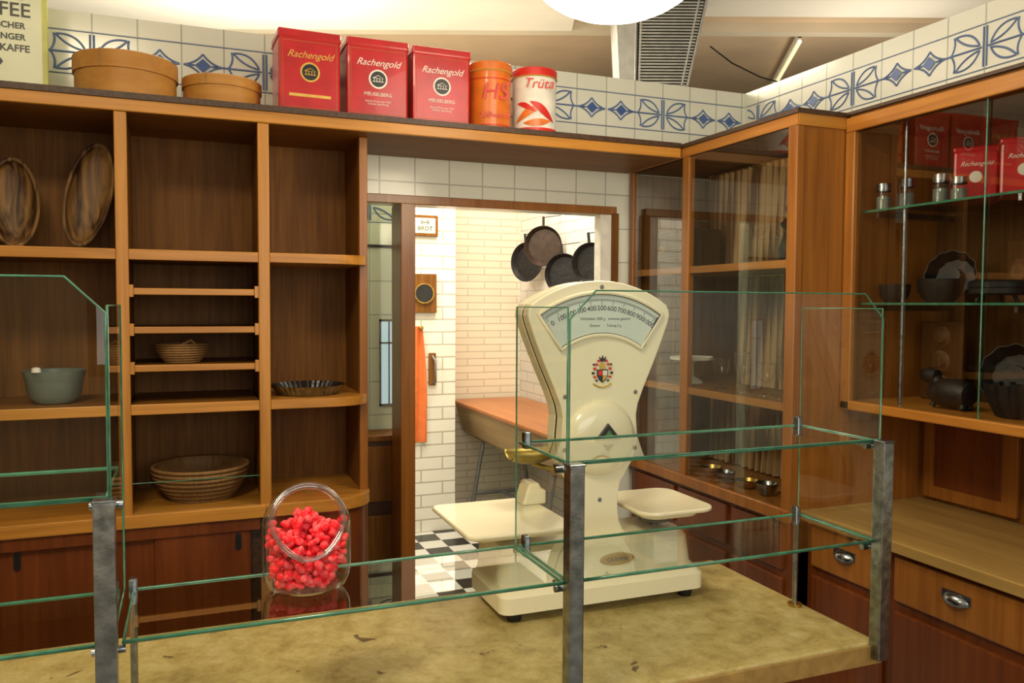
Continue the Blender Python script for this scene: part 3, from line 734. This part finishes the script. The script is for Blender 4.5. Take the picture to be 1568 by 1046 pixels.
# ---------------------------------------------------------------- weighing scale
sx=.908; yf,yb=1.705,1.79
grp('shop_weighing_scale',(.9,1.75,CZ))
zb=CZ+.022
def ring(x0,x1,y0,y1,r,z): return [(x,y,z) for x,y in rrect(x0,x1,y0,y1,r,6)]
def loft(name,rings,mat,smooth=True):
    n=len(rings[0]); vs=[v for r in rings for v in r]; fs=[tuple(range(n))[::-1]]
    for k in range(len(rings)-1):
        for i in range(n): fs.append((k*n+i,k*n+(i+1)%n,(k+1)*n+(i+1)%n,(k+1)*n+i))
    fs.append(tuple((len(rings)-1)*n+i for i in range(n)))
    o=mobj(name,vs,fs,mat,smooth)
    try: o.data.set_sharp_from_angle(angle=math.radians(35))
    except Exception: pass
    return o
bx0,bx1,by0,by1=.625,1.15,1.615,1.84
loft('base_casting',[ring(bx0+.01,bx1-.01,by0+.01,by1-.01,.02,zb-.004),ring(bx0,bx1,by0,by1,.025,zb),ring(bx0,bx1,by0,by1,.025,zb+.036),ring(bx0+.008,bx1-.008,by0+.010,by1-.006,.025,zb+.045),
 ring(bx0+.010,bx1-.010,by0+.035,by1-.008,.03,zb+.055),ring(bx0+.012,bx1-.012,by0+.045,by1-.01,.035,zb+.115),ring(bx0+.025,bx1-.025,by0+.06,by1-.025,.035,zb+.130)],CREAM)
for x in (bx0+.04,bx1-.04):
    for y in (by0+.03,by1-.03): lathe('foot',[(0,CZ),(.016,CZ),(.019,CZ+.018),(0,CZ+.018)],(x,y,0),BLACK,20)
prism_xz('maker_plate',[(sx+.02+.045*math.cos(a),zb+.083+.014*math.sin(a)) for a in [2*math.pi*i/32 for i in range(32)]],by0+.034,by0+.046,BRASS,.001)
text('maker_text','GRAMMA',.014,(sx+.02,by0+.033,zb+.083),BLACK)
zc=1.295
right=[]
for i in range(0,13):
    a=math.radians(35*i/12); right.append((.312*math.sin(a),zc+.312*math.cos(a)))
right+=[(.186,1.538),(.188,1.525),(.184,1.508),(.168,1.465),(.143,1.405),(.118,1.35),(.103,1.312),(.098,1.285),(.100,1.26),(.102,1.235),(.099,1.205),(.089,1.175),(.072,1.148),(.056,1.125),(.050,1.095),(.050,1.06),(.054,1.03),(.066,1.005),(.085,zb+.125)]
left=[(-x,z) for x,z in right[::-1] if x>0]
outl=right+left
def head(name,y0,y1,k,mat,bev):
    return prism_xz(name,[(sx+x*k,zc+(z-zc)*(1 if z<1.2 else 1-(1-k)*.6)) for x,z in outl],y0,y1,mat,bev,4)
head('front_shell',yf,yf+.036,1,CREAM,.010)
head('black_gasket',yf+.036,yf+.043,.99,BLACK,0)
head('rear_shell',yf+.043,yb,1,CREAM,.012)
def sector(R0,R1,a,n=24):
    return [(sx+R1*math.sin(t),zc+R1*math.cos(t)) for t in [-a+2*a*i/n for i in range(n+1)]]+[(sx+R0*math.sin(t),zc+R0*math.cos(t)) for t in [a-2*a*i/n for i in range(n+1)]]
A_=math.radians(34.5)
prism_xz('dial_plate',sector(.188,.280,A_),yf-.0012,yf+.004,WHITE)
tube('window_bezel',[[(x,yf-.003,z) for x,z in sector(.184,.284,A_+.012)]],.0055,CREAM,True,4)
tube('window_seal',[[(x,yf-.005,z) for x,z in sector(.188,.280,A_)]],.0016,BLACK,True,2)
ticks=[]
for i in range(101):
    t=-A_*.95+2*A_*.95*i/100; r0=.270; r1=.264 if i%10 else .256
    ticks.append([(sx+r0*math.sin(t),yf-.0015,zc+r0*math.cos(t)),(sx+r1*math.sin(t),yf-.0015,zc+r1*math.cos(t))])
tube('dial_ticks',ticks,.0006,BLACK,False,0)
for i in range(11):
    t=-A_*.9+2*A_*.9*i/10
    text('num_%d'%i,str(i*100) if i else '0',.0165,(sx+.247*math.sin(t),yf-.0015,zc+.247*math.cos(t)),BLACK,rot=(math.pi/2,t,0),ext=.0001,off=.0001)
text('dial_note','Höchstlast 1000 g   teilweise geeicht',.009,(sx+.01,yf-.0015,zc+.222),BLACK,ext=.0001)
text('dial_note_2','Gramm   ·   Teilung 5 g',.009,(sx+.01,yf-.0015,zc+.206),BLACK,ext=.0001)
tube('pointer',[[(sx+.115,yf-.0035,zc+.155),(sx+.150,yf-.0035,zc+.225)]],.0016,BLACK,False,1)
mobj('window_glass',[(x,yf-.0055,z) for x,z in sector(.188,.280,A_)],[tuple(range(50))],GLASS)
lathe('boss',[(.090,0),(.090,.004),(.086,.012),(.074,.020),(.05,.024),(0,.026)],(sx,yf,1.234),CREAM,48,'Y')
prism_xz('zero_window',[(sx-.028,1.232),(sx+.040,1.232),(sx+.006,1.272)],yf-.030,yf-.018,BLACK,.001)
prism_xz('zero_mark',[(sx-.008,1.236),(sx+.022,1.236),(sx+.007,1.256)],yf-.032,yf-.029,DGREEN)
prism_xz('zero_mark_lower',[(sx-.008,1.222),(sx+.022,1.222),(sx+.007,1.205)],yf-.0285,yf-.018,BLACK)
for x,z in ((-.094,1.335),(.094,1.34),(-.0,1.592),(.0,1.085)):
    lathe('screw',[(0,.003),(.0045,.002),(.0055,0)],(sx+x,yf,z),GREY,16,'Y')
cz=1.392; cx=sx+.003; ya=yf-.0006; yb_=yf-.003; q=.85
def CP(name,pts,y0,y1,mat): prism_xz(name,[(cx+dx*q,cz+dz*q) for dx,dz in pts],y0,y1,mat)
CP('crest_shield',[(-.017,.006),(.017,.006),(.017,-.012),(.010,-.024),(0,-.031),(-.010,-.024),(-.017,-.012)],yb_,ya,BLACK)
CP('crest_shield_a',[(-.014,.003),(0,.003),(0,-.010),(-.014,-.010)],yb_-.001,yb_,REDD)
CP('crest_shield_b',[(0,-.010),(.014,-.010),(.009,-.021),(0,-.027)],yb_-.001,yb_,GOLD)
CP('crest_shield_c',[(0,.003),(.014,.003),(.014,-.010),(0,-.010)],yb_-.001,yb_,OFFW)
for s in (-1,1):
    mm=(REDD,BLACK)
    for k,(dx,dz,rr) in enumerate([(.024,.008,.0055),(.029,-.004,.005),(.024,-.015,.005),(.018,-.025,.004),(.018,.020,.005),(.027,.020,.004),(.012,.030,.005)]):
        CP('mantling',[(s*dx+rr*math.cos(a),dz+rr*.8*math.sin(a)) for a in [2*math.pi*i/5+k for i in range(5)]],yb_,ya,mm[k%2])
CP('crest_helmet',[(-.008,.007),(.008,.007),(.009,.02),(0,.027),(-.009,.02)],yb_-.001,ya,GOLD)
CP('crest_crown',[(-.007,.028),(.007,.028),(.011,.042),(.004,.035),(0,.045),(-.004,.035),(-.011,.042)],yb_,ya,BLACK)
tube('crest_ribbon',[[(cx+q*(-.028+.056*i/12),ya-.001,cz+q*(-.034-.010*math.sin(math.pi*i/12))) for i in range(13)]],.002,GOLD,False,2)
prism_xy('platter_left',rrect(.552,.815,1.625,1.93,.025,6),1.040,1.050,CREAM,.004)
prism_xy('platter_left_rib',rrect(.575,.795,1.645,1.91,.02,6),1.030,1.041,CREAM,.003)
prism_xz('platter_upstand',[(.765,1.05),(.830,1.05),(.830,1.085),(.817,1.09),(.81,1.105),(.785,1.105),(.778,1.09)],1.84,1.90,CREAM,.006)
tube('left_arm',[[(.69,1.78,.985),(.69,1.78,1.032)]],.014,GREY)
lathe('left_arm_collar',[(0,.985),(.035,.985),(.03,1.01),(0,1.01)],(.69,1.78,0),BLACK,24)
prism_xy('platter_right',rrect(.985,1.190,1.62,1.86,.045,8),1.052,1.062,CREAM,.004)
prism_xy('platter_right_under',rrect(1.01,1.165,1.65,1.83,.04,8),1.036,1.053,CREAM,.006)
lathe('right_pan_cup',[(0,1.014),(.04,1.014),(.048,1.036),(0,1.036)],(1.08,1.74,0),GREY,28)
tube('right_arm',[[(1.08,1.74,.985),(1.08,1.74,1.02)]],.012,GREY)
vs=[];fs=[];nn=16;mm_=10
for i in range(nn+1):
    t=i/nn
    for j in range(mm_+1):
        a=math.pi*(.06+.88*j/mm_); wr=.05*(.55+.45*math.sin(math.pi*min(1,t*.9+.1)))
        vs.append((.735+.13*t,1.86+wr*math.cos(a),1.190-wr*.8*math.sin(a)))
for i in range(nn):
    for j in range(mm_): fs.append((i*(mm_+1)+j,(i+1)*(mm_+1)+j,(i+1)*(mm_+1)+j+1,i*(mm_+1)+j+1))
o=mobj('tray',vs,fs,DBRASS,True); q_=o.modifiers.new('s','SOLIDIFY'); q_.thickness=.002
tube('tray_bracket',[[(.80,1.86,1.15),(.84,1.82,1.14),(.87,1.77,1.14)]],.006,DBRASS)
end()

# ---------------------------------------------------------------- back room
box('wall_pilaster',.2,1.69,5.28,5.7,0,TT,BR_A)
box('wall_far',.2,2.46,5.7,5.8,0,TT,BR_B)
box('wall_side',2.34,2.46,3.35,5.7,0,TT,BR_C)
box('wall_niche',.3,.895,3.6,3.68,0,TT,TILE_G)
frieze('trim_3',.32,.885,1.985,lambda u,z,o=0:(u,3.5995-o,z),.75,.12)
box('trim_4',.3,.895,3.592,3.6,1.80,1.812,BLACK)
m,nt,N,L,P=newmat('reflected_glow_pane'); P.inputs['Base Color'].default_value=(.3,.4,.4,1); P.inputs['Roughness'].default_value=.1; P.inputs['Emission Color'].default_value=(.62,.85,.86,1); P.inputs['Emission Strength'].default_value=.5; REFLP=m  # emission imitates the bright reflection of a window
grp('window_reflection',(.84,3.59,1.3))
box('pane',.80,.875,3.592,3.5995,1.10,1.47,REFLP)
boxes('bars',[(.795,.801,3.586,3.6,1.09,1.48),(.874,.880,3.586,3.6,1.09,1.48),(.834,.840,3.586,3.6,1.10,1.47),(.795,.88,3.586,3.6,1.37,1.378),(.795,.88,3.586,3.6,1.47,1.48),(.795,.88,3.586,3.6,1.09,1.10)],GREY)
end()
grp('dark_cupboard',(.7,3.5,0))
box('body',.5,.89,3.42,3.595,0,.96,W_DARK,.004)
box('top',.49,.893,3.41,3.597,.96,.985,W_IN,.004)
for z in (.1,.4,.7): box('front_%.1f'%z,.52,.88,3.412,3.42,z,z+.24,W_IN,.004)
end()
grp('dough_trough_table',(2.07,4.8,0))
tx0,tx1,ty0,ty1=1.80,2.33,3.95,5.66
box('lid',tx0-.02,tx1,ty0,ty1,.83,.855,W_TROUGH,.006)
vs=[]
for y,k in ((ty0+.02,0),(ty1-.02,0)):
    pr=[(tx0+.0,.83),(tx1-.01,.83),(tx1-.06,.62),(tx1-.12,.56),(tx0+.16,.56),(tx0+.07,.62)]
    vs+=[(x,y,z) for x,z in pr]
fs=[(0,1,2,3,4,5),(11,10,9,8,7,6)]+[(i,i+6,(i+1)%6+6,(i+1)%6) for i in range(6)]
mobj('trough',vs,fs,W_PALE,False,.01)
legs=[]
for y in (4.15,5.35):
    legs+=[[(tx0+.12,y,.58),(tx0+.02,y,0.01)],[(tx1-.12,y,.58),(tx1-.03,y,.01)],[(tx0+.06,y,.22),(tx1-.06,y,.22)],[(tx0+.08,y,.62),(tx1-.08,y,.55)]]
legs.append([(2.07,4.15,.22),(2.07,5.35,.22)])
tube('steel_legs',legs,.014,GREY)
end()
def pan(name,y,z,r,mat,ang,hang):
    """pan hung on a wall hook, turned so its face looks out into the room"""
    x=2.34-r*math.sin(ang)-.015
    grp(name,(x,y,z))
    n=Vector((-math.cos(ang),-math.sin(ang),0)).normalized(); q_=n.to_track_quat('Z','Y').to_matrix().to_4x4()
    lathe('pan_body',[(0,.002),(r*.85,.002),(r,.04),(r*.985,.04),(r*.83,.008),(0,.008)],(x,y,z),mat,40,M=q_)
    s=Vector((n.y,-n.x,0)); d=(Vector((0,0,1))*math.cos(hang)+s*math.sin(hang))
    c=Vector((x,y,z))+n*.03
    tube('handle',[[c+d*r*.95,c+d*(r+.06)]],.009,mat)
    e=c+d*(r+.055); tube('hook',[[e,(2.334,e.y,e.z+.02)]],.004,GREY)
    end()
PANB=plain('brown_iron',(.05,.03,.02),.4,.5,.3,30)
pan('frying_pan',5.00,1.94,.135,PANB,.8,0)
pan('frying_pan.001',5.33,1.85,.14,IRON,.5,.1)
pan('frying_pan.002',4.70,1.745,.13,IRON,.7,.1)
pan('frying_pan.003',4.34,1.80,.12,IRON,.7,.1)
grp('picture_frame',(1.47,5.28,2.07))
box('frame',1.38,1.56,5.255,5.279,2.0,2.14,W_IN,.004); box('print',1.40,1.54,5.253,5.256,2.02,2.12,SIGN); text('print_text','IHR\nBROT',.04,(1.47,5.252,2.07),BLACK)
end()
grp('dial_gauge',(1.47,5.28,1.62))
box('case',1.36,1.55,5.25,5.279,1.49,1.75,W_IN,.004); lathe('dial',[(0,0),(.06,0),(.06,.01),(0,.01)],(1.46,5.25,1.62),BLACK,32,'Y'); lathe('ring',[(.06,0),(.068,0),(.068,.015),(.06,.015)],(1.46,5.25,1.62),BRASS,32,'Y')
end()
grp('hanging_apron',(1.42,5.25,.9))
vs=[];fs=[]
for j in range(17):
    t=j/16
    for i in range(13):
        u=i/12; w=.045+.035*math.sin(min(1,t*1.6)*1.57)
        vs.append((1.405+(u-.5)*2*w,5.262-.012*math.sin(u*14+t*2),1.40-.78*t))
for j in range(16):
    for i in range(12): fs.append((j*13+i,j*13+i+1,(j+1)*13+i+1,(j+1)*13+i))
mobj('cloth',vs,fs,CLOTH,True)
lathe('peg',[(0,0),(.01,0),(.014,.05),(0,.055)],(1.44,5.28,1.39),BRASS,16,'Y')
end()
grp('black_oven_handle',(1.52,5.26,1.1))
box('plate',1.50,1.55,5.265,5.279,1.0,1.22,W_IN,.004); tube('grip',[[(1.525,5.27,1.2),(1.535,5.23,1.17),(1.535,5.23,1.03),(1.525,5.27,1.01)]],.008,GREY)
end()

# ---------------------------------------------------------------- ceiling fixtures
m,nt,N,L,P=newmat('opal_glass_lit'); P.inputs['Base Color'].default_value=(.9,.88,.8,1); P.inputs['Emission Color'].default_value=(1,.90,.74,1); P.inputs['Emission Strength'].default_value=5; OPAL=m
gx,gy,gz=1.065,1.94,2.480
grp('globe_pendant_lamp',(gx,gy,gz))
gp=[(0,-.165)]+[(.25*math.cos(t),.165*math.sin(t)) for t in [math.radians(-80+10*i) for i in range(17)]]+[(.05,.165)]
lathe('opal_shade',gp,(gx,gy,gz),OPAL,56)
lathe('gallery',[(0,.23),(.03,.23),(.07,.16),(.07,.15),(0,.15)],(gx,gy,gz),BRASS,32)
tube('stem',[[(gx,gy,gz+.2),(gx,gy,3.2)]],.01,BRASS)
lathe('canopy',[(0,3.199),(.07,3.199),(.05,3.16),(0,3.15)],(gx,gy,0),BRASS,32)
end()
grp('louvred_air_duct',(2.4,3.75,2.7))
def ductpt(u,v,w): # u 0..1 across, v metres up
    wid=.36+.28*v; b=F*4.35+R*(.563-.06*v); p=b+R*(u*wid)+F*w; return (p.x,p.y,2.70+v)
vs=[ductpt(a,b,c) for c in (0,.25) for b in (0,.5) for a in (0,1)]
mobj('housing',vs,[(0,1,3,2),(4,6,7,5),(0,2,6,4),(1,5,7,3),(2,3,7,6),(0,4,5,1)],SILV)
mobj('grille_back',[ductpt(.24,.015,-.003),ductpt(.98,.015,-.003),ductpt(.98,.49,-.003),ductpt(.24,.49,-.003)],[(0,1,2,3)],IRON)
tube('louvres',[[ductpt(.26,.025+i*.016,-.006),ductpt(.96,.025+i*.016,-.006)] for i in range(30)],.0050,SILV,False,1)
tube('edge_beads',[[ductpt(u,.01,-.006),ductpt(u,.49,-.006)] for u in (.22,.28,.9,.98)],.006,SILV,False,1)
end()
tube('hanging_cable',[[(2.62,3.72,2.94),(2.75,3.70,2.86),(2.92,3.68,2.80),(3.10,3.66,2.77),(3.25,3.64,2.76)]],.004,BLACK)
grp('fluorescent_tube_light',(4.0,4.0,3.2))
m,nt,N,L,P=newmat('tube_glow'); P.inputs['Emission Color'].default_value=(1,.85,.45,1); P.inputs['Emission Strength'].default_value=.9; TUBE=m
tube('tube_glass',[[(3.55,4.1,3.19),(4.1,5.0,3.19)]],.012,TUBE)
tube('tube_holder',[[(3.55,4.1,3.23),(4.1,5.0,3.23)]],.02,OFFW)
end()

# ---------------------------------------------------------------- lights
def area(name,loc,rot,sx_,sy_,e,col):
    l=bpy.data.lights.new(name,'AREA'); l.shape='RECTANGLE'; l.size=sx_; l.size_y=sy_; l.energy=e; l.color=col
    o=bpy.data.objects.new(name,l); o.location=loc; o.rotation_euler=rot; sc.collection.objects.link(o); return o
def pt(name,loc,e,col,r):
    p=bpy.data.lights.new(name,'POINT'); p.energy=e; p.color=col; p.shadow_soft_size=r
    o=bpy.data.objects.new(name,p); o.location=loc; sc.collection.objects.link(o)
area('window_daylight',(.85,-2.25,1.92),(math.radians(90),0,0),2.6,1.4,38,(1,.95,.86))
area('shop_ceiling_lamp_light',(-.6,.6,3.1),(0,0,0),.6,.6,42,(1,.85,.60))
area('rear_room_lamp_light',(1.5,4.5,3.1),(0,0,0),.8,.8,62,(1,.86,.66))
pt('rear_ceiling_fill',(.2,4.3,2.65),64,(1,.93,.80),.15)  # unseen point lights added to brighten the ceiling
pt('rear_ceiling_fill_2',(3.6,3.6,2.5),22,(1,.88,.70),.15)
pt('shop_pendant_light',(gx,gy,gz-.4),17,(1,.84,.60),.2)
w=bpy.data.worlds.new('w'); sc.world=w; w.use_nodes=True; w.node_tree.nodes['Background'].inputs[0].default_value=(.75,.8,.9,1); w.node_tree.nodes['Background'].inputs[1].default_value=.6

# ---------------------------------------------------------------- camera
cam=bpy.data.cameras.new('camera'); cam.sensor_width=36; cam.lens=28.53; cam.clip_start=.02
co=bpy.data.objects.new('camera',cam); sc.collection.objects.link(co)
M_=Matrix.Translation((0,0,1.55))@Matrix.Rotation(-yaw,4,'Z')@Matrix.Rotation(math.radians(90-2.62),4,'X')@Matrix.Rotation(.0055,4,'Z')
co.matrix_world=M_
sc.camera=co
